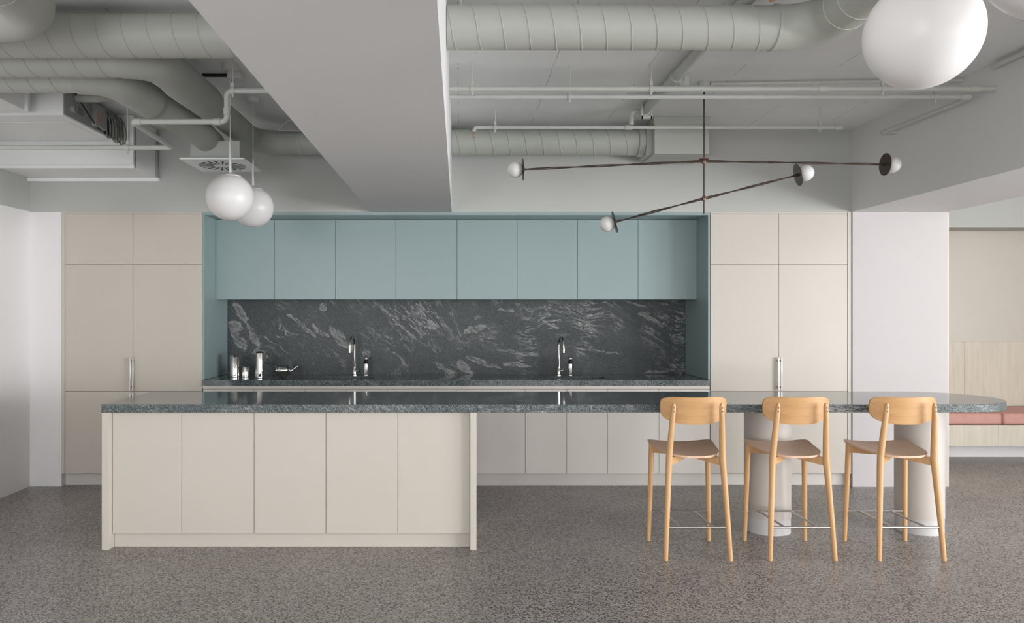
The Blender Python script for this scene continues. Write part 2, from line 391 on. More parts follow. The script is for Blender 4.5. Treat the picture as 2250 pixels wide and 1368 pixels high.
# ================================================================== TALL CUPBOARDS
G = .0015
def door(parent, name, x0, x1, z0, z1, y, mat, th=.02, label=None):
    o = MB().box(x0+G, x1-G, y, y+th, z0+G, z1-G).build(name, mat, parent, bevel=.0012)
    if label: o['label'] = label
    return o
def bar_handle(parent, x, z0, z1, y):
    m = MB(); m.box(x-.006, x+.006, y-.034, y-.024, z0, z1)
    for z in (z0+.03, z1-.03): m.box(x-.005, x+.005, y-.025, y+.001, z-.006, z+.006)
    o = m.build('handle', M['steel'], parent, bevel=.0015); o['label'] = 'brushed steel bar handle'; return o
ZT, ZU, ZL, ZK = 2.310, 1.880, .806, .109
def tall(xa, xb, hx, label):
    t = thing('tall_cupboard', label, 'cupboard', ((xa+xb)/2, DB, 0), 0, 'tall beige cupboards either side of the blue niche')
    cx = (xa+xb)/2; X0, X1 = xa-cx, xb-cx
    MB().box(X0+.001, X1-.001, .0205, .64, ZK-.004, ZT).build('body', M['gasket'], t)
    door(t, 'upper_door', X0, X1, ZU, ZT, 0, M['beige'])
    d = door(t, 'door', X0, X1, ZL, ZU, 0, M['beige']); bar_handle(d, hx-cx, ZL+.008, 1.097, 0)
    d = door(t, 'lower_door', X0, X1, ZK, ZL, 0, M['beige']); bar_handle(d, hx-cx, ZL-.30, ZL-.008, 0)
    MB().box(X0, X1, .001, .03, ZT+.001, 2.3245).build('cornice', M['beige'], t)
    return t
tall(-3.340, -2.764, -2.776, 'tall beige cupboard at the far left beside the white wall')
tall(-2.764, -2.176, -2.752, 'tall beige cupboard adjoining the left side of the blue niche')
tall(2.135, 2.714, 2.702, 'tall beige cupboard adjoining the right side of the blue niche')
tall(2.714, 3.297, 2.726, 'tall beige cupboard at the right end beside the white pier')
tag(MB().box(-3.367, -3.342, DB-.004, DB+.6, .109, 2.3245).build('filler_panel', M['beige'], bevel=.001), 'narrow beige filler strip left of the left tall cupboards', 'panel')
tag(MB().box(3.299, 3.329, DB-.004, DB+.6, .109, 2.3245).build('filler_panel', M['beige'], bevel=.001), 'narrow beige filler strip right of the right tall cupboards', 'panel')
tag(MB().box(-3.366, -2.180, DB+.06, DB+.08, 0, .105).build('plinth', M['beige_kick']), 'recessed pale plinth under the left tall cupboards', 'plinth')
tag(MB().box(2.133, 3.329, DB+.06, DB+.08, 0, .105).build('plinth', M['beige_kick']), 'recessed pale plinth under the right tall cupboards', 'plinth')
tag(MB().box(-2.176, 2.131, DB+.045, DB+.065, 0, .105).build('plinth', M['beige_kick']), 'long pale plinth under the sink run', 'plinth')

# ================================================================== SINK RUN
sx = lambda px: (px-VX)/(FPX/DB)
seams = [445, 557, 670, 760, 851, 1002.5, 1154, 1245, 1335, 1448, 1560]
places = ['at the left end of the sink run', 'second from the left end of the sink run', 'just left of the left tap in the sink run', 'under the left tap in the sink run',
          'left of the middle joint in the sink run', 'right of the middle joint in the sink run', 'under the right tap, narrow, in the sink run',
          'just right of the right tap in the sink run', 'second from the right end of the sink run', 'at the right end of the sink run']
for i in range(10):
    xa, xb = sx(seams[i]), sx(seams[i+1]); cx = (xa+xb)/2
    if i == 0: xa += .003
    t = thing('base_cupboard', 'beige base cupboard '+places[i], 'cupboard', (cx, DB, 0), 0, 'beige base cupboards under the sink run')
    zt = .60 if i in (2, 3, 6, 7, 8) else .825
    MB().box(xa-cx+.001, xb-cx-.001, .0305, .62, .106, zt).build('body', M['gasket'], t)
    door(t, 'door', xa-cx, xb-cx, .109, .826, 0, M['pale'])
tag(MB().box(-2.172, 2.129, DB+.002, DB+.03, .8275, .8545).build('finger_rail', M['pale']), 'long beige finger rail under the back worktop', 'rail')
# back worktop with two sink cut-outs
WZ0, WZ1 = .855, .903
SINKS = [(-1.195, -.745), (.835, 1.285)]; SY0, SY1 = 6.56, 6.84
m = MB(); xs = [-2.172, *SINKS[0], *SINKS[1], 2.129]
def plate(m, xs, y0, sy0, sy1, y1, z0, z1):
    for i in range(5):
        if i % 2: m.box(xs[i], xs[i+1], y0, sy0, z0, z1); m.box(xs[i], xs[i+1], sy1, y1, z0, z1)
        else: m.box(xs[i], xs[i+1], y0, y1, z0, z1)
plate(m, xs, DB-.012, SY0, SY1, 7.098, WZ0, WZ1)
tag(m.build('worktop', M['stone_top'], weld=True), 'dark veined stone worktop of the back sink run', 'worktop')
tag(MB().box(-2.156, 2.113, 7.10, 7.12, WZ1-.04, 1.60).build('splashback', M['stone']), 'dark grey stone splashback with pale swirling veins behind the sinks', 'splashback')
for (a, c), lab in zip(SINKS, ('left', 'right')):
    m = MB(); a -= .012; c += .012; y0, y1 = SY0-.012, SY1+.012; z0, z1 = .66, WZ0-.001; tt = .006
    m.box(a, c, y0, y1, z0, z0+tt).box(a, a+tt, y0, y1, z0+tt, z1).box(c-tt, c, y0, y1, z0+tt, z1).box(a+tt, c-tt, y0, y0+tt, z0+tt, z1).box(a+tt, c-tt, y1-tt, y1, z0+tt, z1)
    t = thing('sink', 'undermounted steel sink below the %s tap' % lab, 'sink', (0, 0, 0))
    m.build('basin', M['steel'], t)
    MB().lathe([(.03, 0), (.028, .004), (.012, .002), (.001, .002)], ((a+c)/2, (y0+y1)/2, z0+tt)).build('drain', M['chrome'], t)
# blue niche surround
t = thing('niche_surround', 'blue framed surround lining the recessed kitchen niche', 'surround', (0, DB, 0))
o = MB().box(-2.174, -2.158, 0, .65, .905, 2.3)
o.build('side_panel', M['blue'], t, bevel=.0008)
MB().box(2.115, 2.131, 0, .65, .905, 2.3).build('side_panel', M['blue'], t, bevel=.0008)
MB().box(-2.174, 2.131, -.002, .65, 2.2995, 2.3245).build('top_panel', M['blue'], t, bevel=.0008)
# wall cupboards
DU = 6.75; us = FPX/DU
uw = ['leftmost', 'second from the left', 'third from the left', 'fourth from the left', 'fourth from the right', 'third from the right', 'second from the right', 'rightmost']
ue = [-2.157, *[(p-VX)/us for p in (603, 737, 870, 1004, 1136, 1269, 1402)], 2.114]
for i in range(8):
    xa, xb = ue[i], ue[i+1]; cx = (xa+xb)/2
    t = thing('wall_cupboard', 'blue wall cupboard above the splashback, %s of eight' % uw[i], 'cupboard', (cx, DU, 1.589), 0, 'blue wall cupboards in the niche')
    MB().box(xa-cx+.001, xb-cx-.001, .0205, .349, .004, .708).build('body', M['blue_edge'], t)
    door(t, 'door', xa-cx, xb-cx, 0, .709, 0, M['blue'])

# taps
def tap(x, dx, lab):
    t = thing('tap', 'chrome gooseneck tap over the %s sink' % lab, 'tap', (x, 6.95, WZ1))
    MB().lathe([(.024, 0), (.024, .004), (.017, .008), (.017, .058), (.013, .064), (.0135, .07)]).build('base', M['chrome'], t)
    pts = [(0, 0, .065)]
    for k in range(15):
        a = PI*k/14; pts.append((dx*(1-math.cos(a))/2, -.075+.075*math.cos(a), .275+.075*math.sin(a)))
    pts.append((dx*1.08, -.152, .245))
    MB().sweep(pts, .0095, 16).build('spout', M['chrome'], t)
    MB().lathe([(.0095, 0), (.012, .002), (.012, .032), (.009, .034)], (dx*1.08, -.152, .212)).build('nozzle', M['chrome'], t)
    MB().sweep([(.015, 0, .04), (.04, -.004, .046)], .005, 10).build('lever', M['chrome'], t)
    u = thing('filter_tap', 'short chrome cylinder dispenser with black top right of the %s tap' % lab, 'dispenser', (x+.105, 6.95, WZ1))
    MB().lathe([(.022, 0), (.022, .004), (.0205, .006), (.0205, .105)]).build('body', M['chrome'], u)
    MB().lathe([(.0195, .105), (.0215, .108), (.0215, .128), (.0195, .130)]).build('collar', M['black'], u)
    MB().lathe([(.017, .130), (.0185, .133), (.0185, .158), (.016, .160)]).build('head', M['chrome'], u)
    MB().box(-.017, -.004, -.012, .012, .1595, .176).box(.008, .018, -.012, .012, .1595, .182).build('button', M['black'], u, bevel=.002)
    MB().sweep([(0, -.016, .146), (.008, -.05, .146), (.009, -.056, .138)], .005, 12).build('outlet', M['chrome'], u)
tap(-.952, -.022, 'left'); tap(.915, .022, 'right')

# coffee and tea set
def pot(name, label, cat, px, D, prof, ribs=0):
    t = thing(name, label, cat, ((px-VX)/(FPX/D), D, WZ1))
    MB().lathe(prof, seg=48).build('body', M['chrome'], t); return t
t = pot('canister', 'tall polished steel canister at the left end of the back worktop', 'canister', 515.7, 6.76, [(.040, 0), (.044, .003), (.044, .176), (.043, .178)])
MB().lathe([(.043, .178), (.0435, .183), (.036, .192), (.015, .198), (.0001, .199)], seg=48).build('lid', M['chrome'], t)
t = pot('canister', 'short polished steel sugar canister between the tall canister and the coffee pot', 'canister', 540, 6.78, [(.028, 0), (.033, .004), (.034, .085), (.033, .087)])
MB().lathe([(.033, .087), (.0335, .090), (.026, .096), (.0001, .099)], seg=48).build('lid', M['chrome'], t)
def ring_handle(t, cx, z0, z1, hw, r, y=0):
    pts = []
    for k in range(25):
        a = 2*PI*k/24; ca, sa = math.cos(a), math.sin(a)
        pts.append((cx + hw*math.copysign(abs(ca)**.8, ca), y, (z0+z1)/2 + (z1-z0)/2*math.copysign(abs(sa)**.8, sa)))
    MB().sweep(pts, r, 12, caps=False).build('handle', M['black'], t)['label'] = 'black ring handle'
t = pot('coffee_pot', 'slim polished steel coffee pot with black ring handle on the back worktop', 'coffee pot', 570.7, 6.66, [(.031, 0), (.034, .003), (.034, .215), (.0335, .217)])
MB().lathe([(.0335, .217), (.0335, .221), (.022, .226), (.018, .232), (.0001, .233)], seg=40).build('lid', M['black'], t)
for zz in (.13, .195): MB().sweep([(.033, 0, zz), (.046, 0, zz)], .0045, 10).build('bracket', M['chrome'], t)
ring_handle(t, .064, .120, .212, .0205, .0035)
t = pot('teapot', 'low round polished steel teapot with black ring handle and thin spout', 'teapot', 621.5, 6.72,
        [(.022, 0), (.026, .003), (.036, .010), (.058, .028), (.069, .050), (.072, .066), (.066, .086), (.055, .097)])
MB().lathe([(.055, .097), (.056, .099), (.040, .107), (.018, .111), (.0001, .112)], seg=40).build('lid', M['chrome'], t)
MB().lathe([(.005, .110), (.011, .113), (.011, .118), (.0001, .121)], seg=20).build('knob', M['black'], t)
MB().sweep([(.066, 0, .052), (.088, 0, .066), (.112, 0, .084), (.136, 0, .100)], [.011, .0085, .0065, .005], 14).build('spout', M['chrome'], t)
for xx, zz in ((-.070, .058), (-.063, .092)): MB().sweep([(xx, 0, zz), (-.080, 0, zz)], .004, 10).build('bracket', M['chrome'], t)
ring_handle(t, -.097, .038, .126, .0215, .0035)

# ================================================================== ISLAND
IY0, IY1, IZ0, IZ1 = 4.71, 5.50, .852, .902
pts = [(-2.214, IY0), (3.19, IY0)]
for k in range(1, 40):
    a = -PI/2 + PI*k/40; pts.append((3.19+.395*math.cos(a), (IY0+IY1)/2+.395*math.sin(a)))
pts += [(3.19, IY1), (-2.214, IY1)]
M['stone_edge'] = stone_mat('veined_stone_honed_edge', .8, .5, False, .35, .95)
iwt = MB().prism(pts, IZ0, IZ1).build('island_worktop', M['stone_top'], bevel=.002, sharp=30)
iwt.data.materials.append(M['stone_edge'])
for p in iwt.data.polygons:
    if abs(p.normal.z) < .5: p.material_index = 1
tag(iwt, 'long polished dark stone island worktop with a rounded right end', 'worktop')
tag(MB().box(-2.212, -2.167, IY0+.001, IY1-.03, 0, IZ0-.0005).build('end_panel', M['beige'], bevel=.0012), 'beige end panel closing the left end of the island', 'panel')
tag(MB().box(.071, .110, IY0+.001, IY1-.03, 0, IZ0-.0005).build('end_panel', M['beige'], bevel=.0012), 'beige end panel closing the right end of the island cupboards', 'panel')
tag(MB().box(-2.165, .069, 4.785, 4.80, 0, .084).build('plinth', M['beige']), 'recessed beige plinth under the island cupboards', 'plinth')
iw = ['leftmost of five', 'second from left', 'middle one of five', 'second from right', 'rightmost of five']
isx = FPX/4.755
ie = [-2.166, *[(p-VX)/isx for p in (399, 558, 716, 874)], .070]
for i in range(5):
    xa, xb = ie[i], ie[i+1]; cx = (xa+xb)/2
    t = thing('base_cupboard', 'beige island cupboard with plain door, '+iw[i], 'cupboard', (cx, 4.755, 0), 0, 'beige cupboards under the island worktop')
    MB().box(xa-cx+.001, xb-cx-.001, .0205, IY1-.04-4.755, .0865, IZ0-.001).build('body', M['gasket'], t)
    door(t, 'door', xa-cx, xb-cx, .088, IZ0-.004, 0, M['beige'])
for x, lab in ((2.090, 'cream cylindrical column under the worktop behind the middle stool'), (3.118, 'cream cylindrical column under the rounded worktop end by the rightmost stool')):
    t = thing('support_column', lab, 'column', (x, 5.15, 0), 0, 'round columns under the island worktop')
    MB().lathe([(.149, .10), (.149, IZ0-.001)], seg=64).build('shaft', M['column'], t)
    MB().lathe([(.1465, 0), (.1465, .10)], seg=64).build('base', M['column_base'], t)

# ================================================================== BAR STOOLS
def make_stool():
    t = thing('bar_stool', 'oak bar stool', 'stool')
    # local origin: middle of the four feet; +y = the way the stool faces (towards the island)
    NU, NV, TH = 25, 25, .012
    def srow(v): return math.cos(PI*(1-v))*.5+.5
    top, bot = [], []
    for j in range(NV):
        v = srow(j/(NV-1)); q = 2*v-1; n = 9 if q > 0 else 3.6
        f = max(.02, (1-min(abs(q), 1)**n))**(1/n)
        hw = (.158+.056*v**.9)*f
        for i in range(NU):
            u = math.sin(PI/2*(2*i/(NU-1)-1)); x = hw*u; e = x/.2
            y = -.150 + .372*v - .022*(1-e*e)*(1-v)
            z = .613+.024*v+.017*e*e - .007*math.sin(v*PI)
            top.append((x, y, z)); bot.append((x*.985, y, z-TH))
    MB().shell(top, bot, NU, NV).build('seat', M['oak_seat'], t, sharp=60)
    top, bot = [], []
    NU, NV = 33, 21
    for j in range(NV):
        q = math.cos(PI*(1-j/(NV-1)))
        qq, n = ((q-.25)/.75, 4.2) if q > .25 else ((.25-q)/1.25, 3.3)
        f = max(.03, 1-abs(qq)**n)**(1/n)
        for i in range(NU):
            u = math.sin(PI/2*(2*i/(NU-1)-1)); x = .200*f*u
            z = .886 + .080*q - (.007 if q < 0 else .004)*q*q*(1-(x/.2)**2) + .004*(x/.2)**2*max(0, q)
            y = -.164 + .058*(x/.2)**2 + (z-.889)*-.10
            top.append((x, y, z)); bot.append((x, y+.011, z))
    MB().shell(top, bot, NU, NV).build('backrest', M['oak'], t, sharp=60)
    for s in (-1, 1):
        # rear leg (nearest the camera), rising to carry the backrest
        pts = [(s*.193, -.200, 0), (s*.180, -.182, .25), (s*.166, -.162, .50), (s*.160, -.155, .60), (s*.154, -.168, .72), (s*.147, -.184, .84), (s*.1415, -.1905, .912), (s*.141, -.191, .932)]
        MB().sweep(pts, [.0135, .016, .0185, .0195, .0180, .0160, .0130, .0075], 18).build('leg', M['oak_leg'], t, sharp=70)
        pts = [(s*.195, .200, 0), (s*.188, .190, .30), (s*.180, .178, .634)]
        MB().sweep(pts, [.0125, .0155, .0175], 18).build('leg', M['oak_leg'], t, sharp=70)
    # crossed rails below the seat
    for s in (-1, 1):
        a = Vector((s*.160, -.152, .585)); c = Vector((-s*.178, .176, .607)); d = (c-a).normalized(); n = Vector((-d.y, d.x, 0))*.010
        m = MB(); K = 12; vs = []
        for k in range(K+1):
            p = a.lerp(c, k/K); e = abs(2*k/K-1); h = .011+.014*e
            zt = p.z+.016 - (1-e)*.004 + (.009 if s > 0 else 0)*0
            for (q, z) in ((n, zt), (-n, zt), (-n, zt-2*h), (n, zt-2*h)): vs.append((p.x+q.x, p.y+q.y, z))
        fs = [(4*k+i, 4*k+(i+1) % 4, 4*k+4+(i+1) % 4, 4*k+4+i) for k in range(K) for i in range(4)] + [(3, 2, 1, 0), (4*K, 4*K+1, 4*K+2, 4*K+3)]
        m.add(vs, fs).build('seat_rail', M['oak_leg'], t)
    r = MB(); zf = .193
    r.sweep([(-.182, -.186, zf), (.182, -.186, zf)], .0065, 12).sweep([(-.189, .194, zf), (.189, .194, zf)], .0065, 12)
    r.sweep([(-.098, -.186, zf), (-.108, .194, zf)], .0065, 12).sweep([(.098, -.186, zf), (.098, .194, zf)], .0065, 12)
    r.build('footrest', M['steel'], t)['label'] = 'brushed steel footrest rods'
    m = MB()
    for s in (-1, 1):
        for z in (.884, .906): m.lathe([(.0001, -.003), (.003, -.003), (.003, .004), (.0001, .004)], (s*(.1465-(z-.84)*.05), -.2035+(.915-z)*.03, z), 10, 'y')
    m.build('screw', M['bronze'], t)
    for s in (-1, 1):
        pass
    return t
st = make_stool()
sl = ['oak bar stool at the island, leftmost of the three', 'oak bar stool at the island, middle one in front of a round column', 'oak bar stool at the island, rightmost near the rounded worktop end']
for i, x in enumerate((1.420, 2.040, 2.686)):
    o = st if i == 0 else copy_tree(st)
    o.location = (x, 4.71, 0); tag(o, sl[i], 'stool', 'oak bar stools at the island')

# ================================================================== PENDANTS
def globe_pendant(x, y, z, r, label):
    t = thing('globe_pendant', label, 'pendant lamp', (x, y, z), 0, 'opal globe pendants')
    prof = []
    N = 28
    for k in range(N+1):
        a = -PI/2 + (PI*.5+math.radians(62))*k/N
        prof.append((max(.0001, r*math.cos(a)), r*math.sin(a)))
    MB().lathe(prof, seg=64).build('globe', M['opal'], t)
    rt, zt = prof[-1]
    MB().lathe([(rt+.004, zt-.010), (rt+.005, zt), (rt*.9, zt+.010), (.014, zt+.022), (.009, zt+.028)], seg=48).build('cap', M['sensor'], t)
    MB().lathe([(.0085, zt+.025), (.008, zt+.21), (.004, zt+.225)], seg=14).build('stem', M['sensor'], t)
    top = CZ-z
    MB().lathe([(.0022, zt+.22), (.0022, top-.03)], seg=8).build('cable', M['sensor'], t)
    MB().lathe([(.012, top-.036), (.05, top-.030), (.05, top-.0005)], seg=32).build('canopy', M['sensor'], t)
globe_pendant(-1.428, 4.75, 2.190, .146, 'white opal globe pendant over the island, the nearer of the left pair')
globe_pendant(-1.488, 5.50, 2.233, .146, 'white opal globe pendant, the farther of the left pair')
globe_pendant(1.2315, 2.02, 2.205, .143, 'white opal globe pendant filling the upper right, cut by the top edge')
globe_pendant(1.190, 1.50, 2.190, .143, 'white opal globe pendant cut off by the upper right corner')

# linear chandelier
HX, HY = 1.648, 5.11
t = thing('rod_chandelier', 'dark bronze rod chandelier with four small opal globes over the island', 'chandelier', (HX, HY, CZ))
hz1, hz2, hzb = 1.46+336/327-CZ, 1.46+254/327-CZ, 2.133-CZ
MB().lathe([(.038, -.042), (.04, -.04), (.04, -.0005)], seg=32).build('canopy', M['pipe'], t)
MB().lathe([(.0055, hzb), (.0055, -.04)], seg=12).build('stem', M['bronze'], t)
MB().lathe([(.0001, hz1-.022), (.012, hz1-.018), (.016, hz1-.006), (.012, hz1+.008), (.034, hz1+.012), (.034, hz1+.017), (.006, hz1+.019)], seg=24).build('joint', M['bronze_joint'], t)
MB().lathe([(.0001, hz2-.02), (.012, hz2-.015), (.016, hz2), (.012, hz2+.015), (.006, hz2+.02)], seg=24).build('joint', M['bronze_joint'], t)
def arm(p0, p1, gdir):
    p0, p1 = Vector(p0), Vector(p1); d = (p1-p0); L = d.length; d.normalize(); u = Vector((0, 0, 1)); u = (u-d*u.dot(d)).normalized(); w_ = d.cross(u)
    a = thing_part = MB()
    for ph in (0, PI):                              # two rods twisted around each other
        pts = []
        for k in range(61):
            th = ph + k/60*L*9; pts.append(p0+d*L*k/60 + (u*math.cos(th)+w_*math.sin(th))*.0048)
        a.sweep(pts, .0042, 8)
    ao = a.build('arm', M['bronze'], t)
    e = p1; M4 = d.to_track_quat('X', 'Z').to_matrix()
    MB().lathe([(.010, -.012), (.010, 0), (.074, .001), (.075, .003), (.074, .005), (.012, .006)], tuple(e), 40, 'x', M4).build('disc', M['bronze'], ao)
    rr = .053; prof = [(max(.0001, rr*math.sin(PI*k/24)), .006+.9*rr-rr*math.cos(PI*k/24)) for k in range(3, 25)]
    MB().lathe(prof, tuple(e), 40, 'x', M4).build('globe', M['opal'], ao)['label'] = 'small white opal globe'
arm((-.012, 0, hz1), ((1150-VX)/327-HX, 0, 1.46+(VY-372)/327-CZ), 0)
arm((.012, 0, hz1), ((1944-VX)/327-HX, 0, 1.46+(VY-361)/327-CZ), 0)
th = math.radians(6.2)
arm((-.010, .001, hz2-.002), (-.600*math.cos(th)+.012, .600*math.sin(th), hz2-.150), 0)
arm((.010, -.001, hz2+.002), (.600*math.cos(th)+.002, -.600*math.sin(th), hz2+.146), 0)

# ================================================================== DUCTS AND SERVICES
def spiral_duct(mb, x0, x1, y, z, r, pitch=.137, phase=0.0, sgn=1, rib=.0032):
    mb.sweep([(x0, y, z), (x1, y, z)], r, 48)
    n = int((x1-x0)/pitch*32); pts = []
    for k in range(n+1):
        x = x0+(x1-x0)*k/n; a = 2*PI*(x-phase)/pitch*sgn
        pts.append((x, y+(r)*math.cos(a), z+(r)*math.sin(a)))
    mb.sweep(pts, rib, 6)
def strap(mb, x, y, z, r):
    # flat band around the duct, hung from the slab by a rod
    n = 32; vs = []
    for k in range(n):
        a = 2*PI*k/n
        for (rr, xx) in ((r+.001, x-.012), (r+.001, x+.012), (r+.003, x+.012), (r+.003, x-.012)): vs.append((xx, y+rr*math.cos(a), z+rr*math.sin(a)))
    mb.add(vs, [(4*k+i, 4*k+(i+1) % 4, 4*((k+1) % n)+(i+1) % 4, 4*((k+1) % n)+i) for k in range(n) for i in range(4)], True)
    mb.box(x-.012, x+.012, y-.003, y+.003, z+r, CZ-.0005)
    return mb
def ductobj(mb, label, mat='duct'):
    return tag(mb.build('air_duct', M[mat], sharp=50), label, 'duct')
# right front duct with its elbow towards the camera
r0 = .1035; m = MB(); spiral_duct(m, -.058, 1.525, 3.68, 2.845, r0, .1212, 0.02, 1)
d = ductobj(m, 'wide grey spiral duct across the top of the right ceiling bay')
pts = fillet([(1.525, 3.68, 2.845), (1.745, 3.68, 2.845), (1.745, 1.2, 2.845)], .185, 18)
MB().sweep(pts, r0+.003, 40).build('elbow', M['duct'], d)
MB().lathe([(r0, -.012), (r0+.006, -.009), (r0+.006, .009), (r0, .012)], (1.525, 3.68, 2.845), 40, 'x').build('collar', M['duct'], d)
for yy in (3.42, 3.30, 3.05, 2.80):
    m = MB(); m.lathe([(r0+.003, -.004), (r0+.0055, -.002), (r0+.0055, .002), (r0+.003, .004)], (1.745, yy, 2.845), 40, 'y'); m.build('seam', M['duct'], d)
MB().sweep([(.01, 3.68, 2.845+r0-.002), (.01, 3.68, CZ-.0005)], .005, 8).build('hanger_rod', M['duct'], d)
# left front duct
m = MB(); spiral_duct(m, -3.6, -.747, 3.85, 2.868, .108, .1255, .03)
d = ductobj(m, 'wide spiral duct crossing the upper left ceiling bay in front'); strap(MB(), -2.9, 3.85, 2.868, .108).build('hanger', M['duct'], d)
# duct two: run, elbow to the back, then along the back wall into the beam
m = MB(); spiral_duct(m, -3.6, -1.83, 4.14, 2.852, .1, .1285, .05)
d = ductobj(m, 'second spiral duct that bends back towards the wall behind the front duct')
pts = fillet([(-1.83, 4.14, 2.852), (-1.655, 4.14, 2.852), (-1.655, 5.10, 2.852)], .16, 16)
MB().sweep(pts[:-1]+[Vector((-1.655, 4.98, 2.852)), Vector((-1.655, 5.02, 2.852)), Vector((-1.655, 5.035, 2.852))], [.108]*(len(pts)-1)+[.109, .105, .092], 40).build('elbow', M['duct_wrap'], d)
pts = fillet([(-1.655, 4.98, 2.852), (-1.655, 6.18, 2.852), (-1.30, 6.18, 2.852)], .22, 16)
MB().sweep(pts, .094, 40).build('elbow', M['duct_wrap'], d)
MB().lathe([(.100, -.012), (.106, -.009), (.106, .009), (.100, .012)], (-1.83, 4.14, 2.852), 40, 'x').build('collar', M['duct'], d)
m = MB(); spiral_duct(m, -1.30, -.747, 6.18, 2.852, .098, .135, .0, rib=.004); m.build('pipe', M['duct'], d)
m = MB(); hp = [P3(612+54*k/16, 286-21*math.sin(PI*k/16), 5.95) for k in range(17)]
m.sweep(hp, .003, 8).sweep([P3(610, 287, 5.95), P3(668, 287, 5.95)], .005, 8); m.build('hanger', M['pipe'], d)
# duct three: run, elbow, diagonal down to the diffuser box
m = MB(); spiral_duct(m, -2.86, -2.22, 4.44, 2.85, .097, .1285, .02)
d = ductobj(m, 'third spiral duct that runs back and down to the square air diffuser')
MB().lathe([(.097, -.012), (.103, -.009), (.103, .009), (.097, .012)], (-2.22, 4.44, 2.85), 40, 'x').build('collar', M['duct'], d)
pts = fillet([(-2.22, 4.44, 2.85), (-2.03, 4.44, 2.84), (-1.93, 4.76, 2.79)], .15, 16)
MB().sweep(pts+[pts[-1]+Vector((.010, .03, -.006)), pts[-1]+Vector((.014, .042, -.008))], [.104]*(len(pts)-1)+[.105, .100, .086], 40).build('elbow', M['duct_wrap'], d)
pts = fillet([(-1.93, 4.76, 2.79), (-1.790, 5.30, 2.712), (-1.785, 5.50, 2.690)], .14, 12)
q = [pts[-1]+(pts[-1]-pts[-2]).normalized()*e for e in (.02, .035, .044)]
MB().sweep(pts+q, [.093]*len(pts)+[.088, .074, .045], 40).build('elbow', M['duct_wrap'], d)
# foreground elbow in the upper left corner
pts = fillet([(-1.845, 1.4, 2.83), (-1.845, 3.42, 2.80), (-3.6, 3.42, 2.80)], .24, 18)
d = ductobj(MB().sweep(pts, .112, 44), 'large duct elbow at the upper left corner, nearest the viewer')
m = MB()
for yy in (2.9, 3.05): m.lathe([(.112, -.003), (.1145, -.001), (.1145, .001), (.112, .003)], (-1.845, yy, 2.807), 40, 'y')
m.build('seam', M['duct'], d)
# diffuser
t = thing('air_diffuser', 'square white swirl air diffuser on a box under the third duct', 'air diffuser', (-1.722, 5.54, 2.54))
MB().box(-.175, .175, -.17, .17, .012, .145).build('box', M['duct'], t, bevel=.002)
MB().box(-.225, .225, -.24, .24, 0, .012).build('plate', M['unit'], t, bevel=.002)
m = MB()
for k in range(20):
    a = 2*PI*k/20; ca, sa = math.cos(a), math.sin(a); n1 = Vector((-sa, ca, 0))
    p, q = Vector((ca, sa, 0))*.06, Vector((ca, sa, 0))*.165
    vs = [p-n1*.002, q-n1*.007, q+n1*.007, p+n1*.002]
    m.add([(v.x, v.y, -.002) for v in vs]+[(v.x, v.y, .001) for v in vs], [(0,1,2,3), (7,6,5,4), (0,4,5,1), (1,5,6,2), (2,6,7,3), (3,7,4,0)])
m.build('slot', M['dark'], t)
# right back duct with its plenum box
m = MB(); spiral_duct(m, -.058, 1.445, 6.19, 2.857, .104, .135, .06, rib=.0042)
d = ductobj(m, 'slim spiral duct along the right back wall ending in a box')
MB().lathe([(.104, -.05), (.116, -.045), (.116, 0), (.104, .004)], (1.497, 6.19, 2.857), 40, 'x').build('collar', M['duct'], d)
t = thing('plenum_box', 'grey sheet metal plenum box at the end of the slim back duct', 'plenum box', (1.76, 6.20, 2.725))
MB().box(-.215, .215, -.20, .20, 0, .25).build('body', M['duct'], t, bevel=.002)
MB().box(-.222, .222, -.207, .207, .235, .294).build('lid', M['duct'], t, bevel=.002)
m = MB()
for (hx, hy) in ((-.16, 0), (.16, 0)): m.sweep([(hx, hy-.1, .29), (hx, hy-.1, CZ-2.7255)], .004, 8)
m.build('hanger_rod', M['pipe'], t)
MB().box(-.26, -.214, -.12, .12, .01, .24).build('flange', M['duct'], t, bevel=.002)

# pipes with hangers and clamps
def pipe(label, pts, r, hang=(), rad=.04, cat='pipe', name='pipe', couplings=()):
    path = fillet(pts, rad, 8) if len(pts) > 2 else [Vector(p) for p in pts]
    o = tag(MB().sweep(path, r, 20).build(name, M['pipe'], sharp=60), label, cat)
    for h in hang:
        p = Vector(h)
        MB().sweep([(p.x, p.y, p.z+r+.002), (p.x, p.y, CZ-.0005)], .0045, 8).build('hanger_rod', M['pipe'], o)
        MB().lathe([(r+.0005, -.012), (r+.006, -.012), (r+.006, .012), (r+.0005, .012)], tuple(p), 20, 'x').box(p.x-.008, p.x+.008, p.y-.008, p.y+.008, p.z+r, p.z+r+.03).box(p.x-.005, p.x+.005, p.y-.005, p.y+.005, p.z-r-.022, p.z-r).build('clamp', M['pipe'], o)
    for c, ax in couplings:
        MB().lathe([(r+.0005, -.03), (r+.005, -.028), (r+.005, .028), (r+.0005, .03)], tuple(c), 20, ax).build('coupling', M['pipe'], o)
    return o
zA = 2.858; yA = 4.72
pipe('upper long sprinkler pipe crossing the right ceiling bay', [(-.058, yA, zA), (3.329, yA, zA)], .0165, [(.085, yA, zA), (1.195, yA, zA), (2.63, yA, zA)], couplings=[((2.26, yA, zA), 'x'), ((3.20, yA, zA), 'x')])
zB = 2.828; yB = 4.79
pB = pipe('lower long sprinkler pipe that turns back along the right bulkhead', [(-.058, yB, zB), (3.235, yB, zB), (3.235, 5.80, 2.845)], .0145, [(.70, yB, zB), (3.0, yB, zB)], couplings=[((3.19, yB, zB), 'x')])
MB().box(3.22, 3.3295, 5.77, 5.82, 2.83, 2.862).build('bracket', M['pipe'], pB)
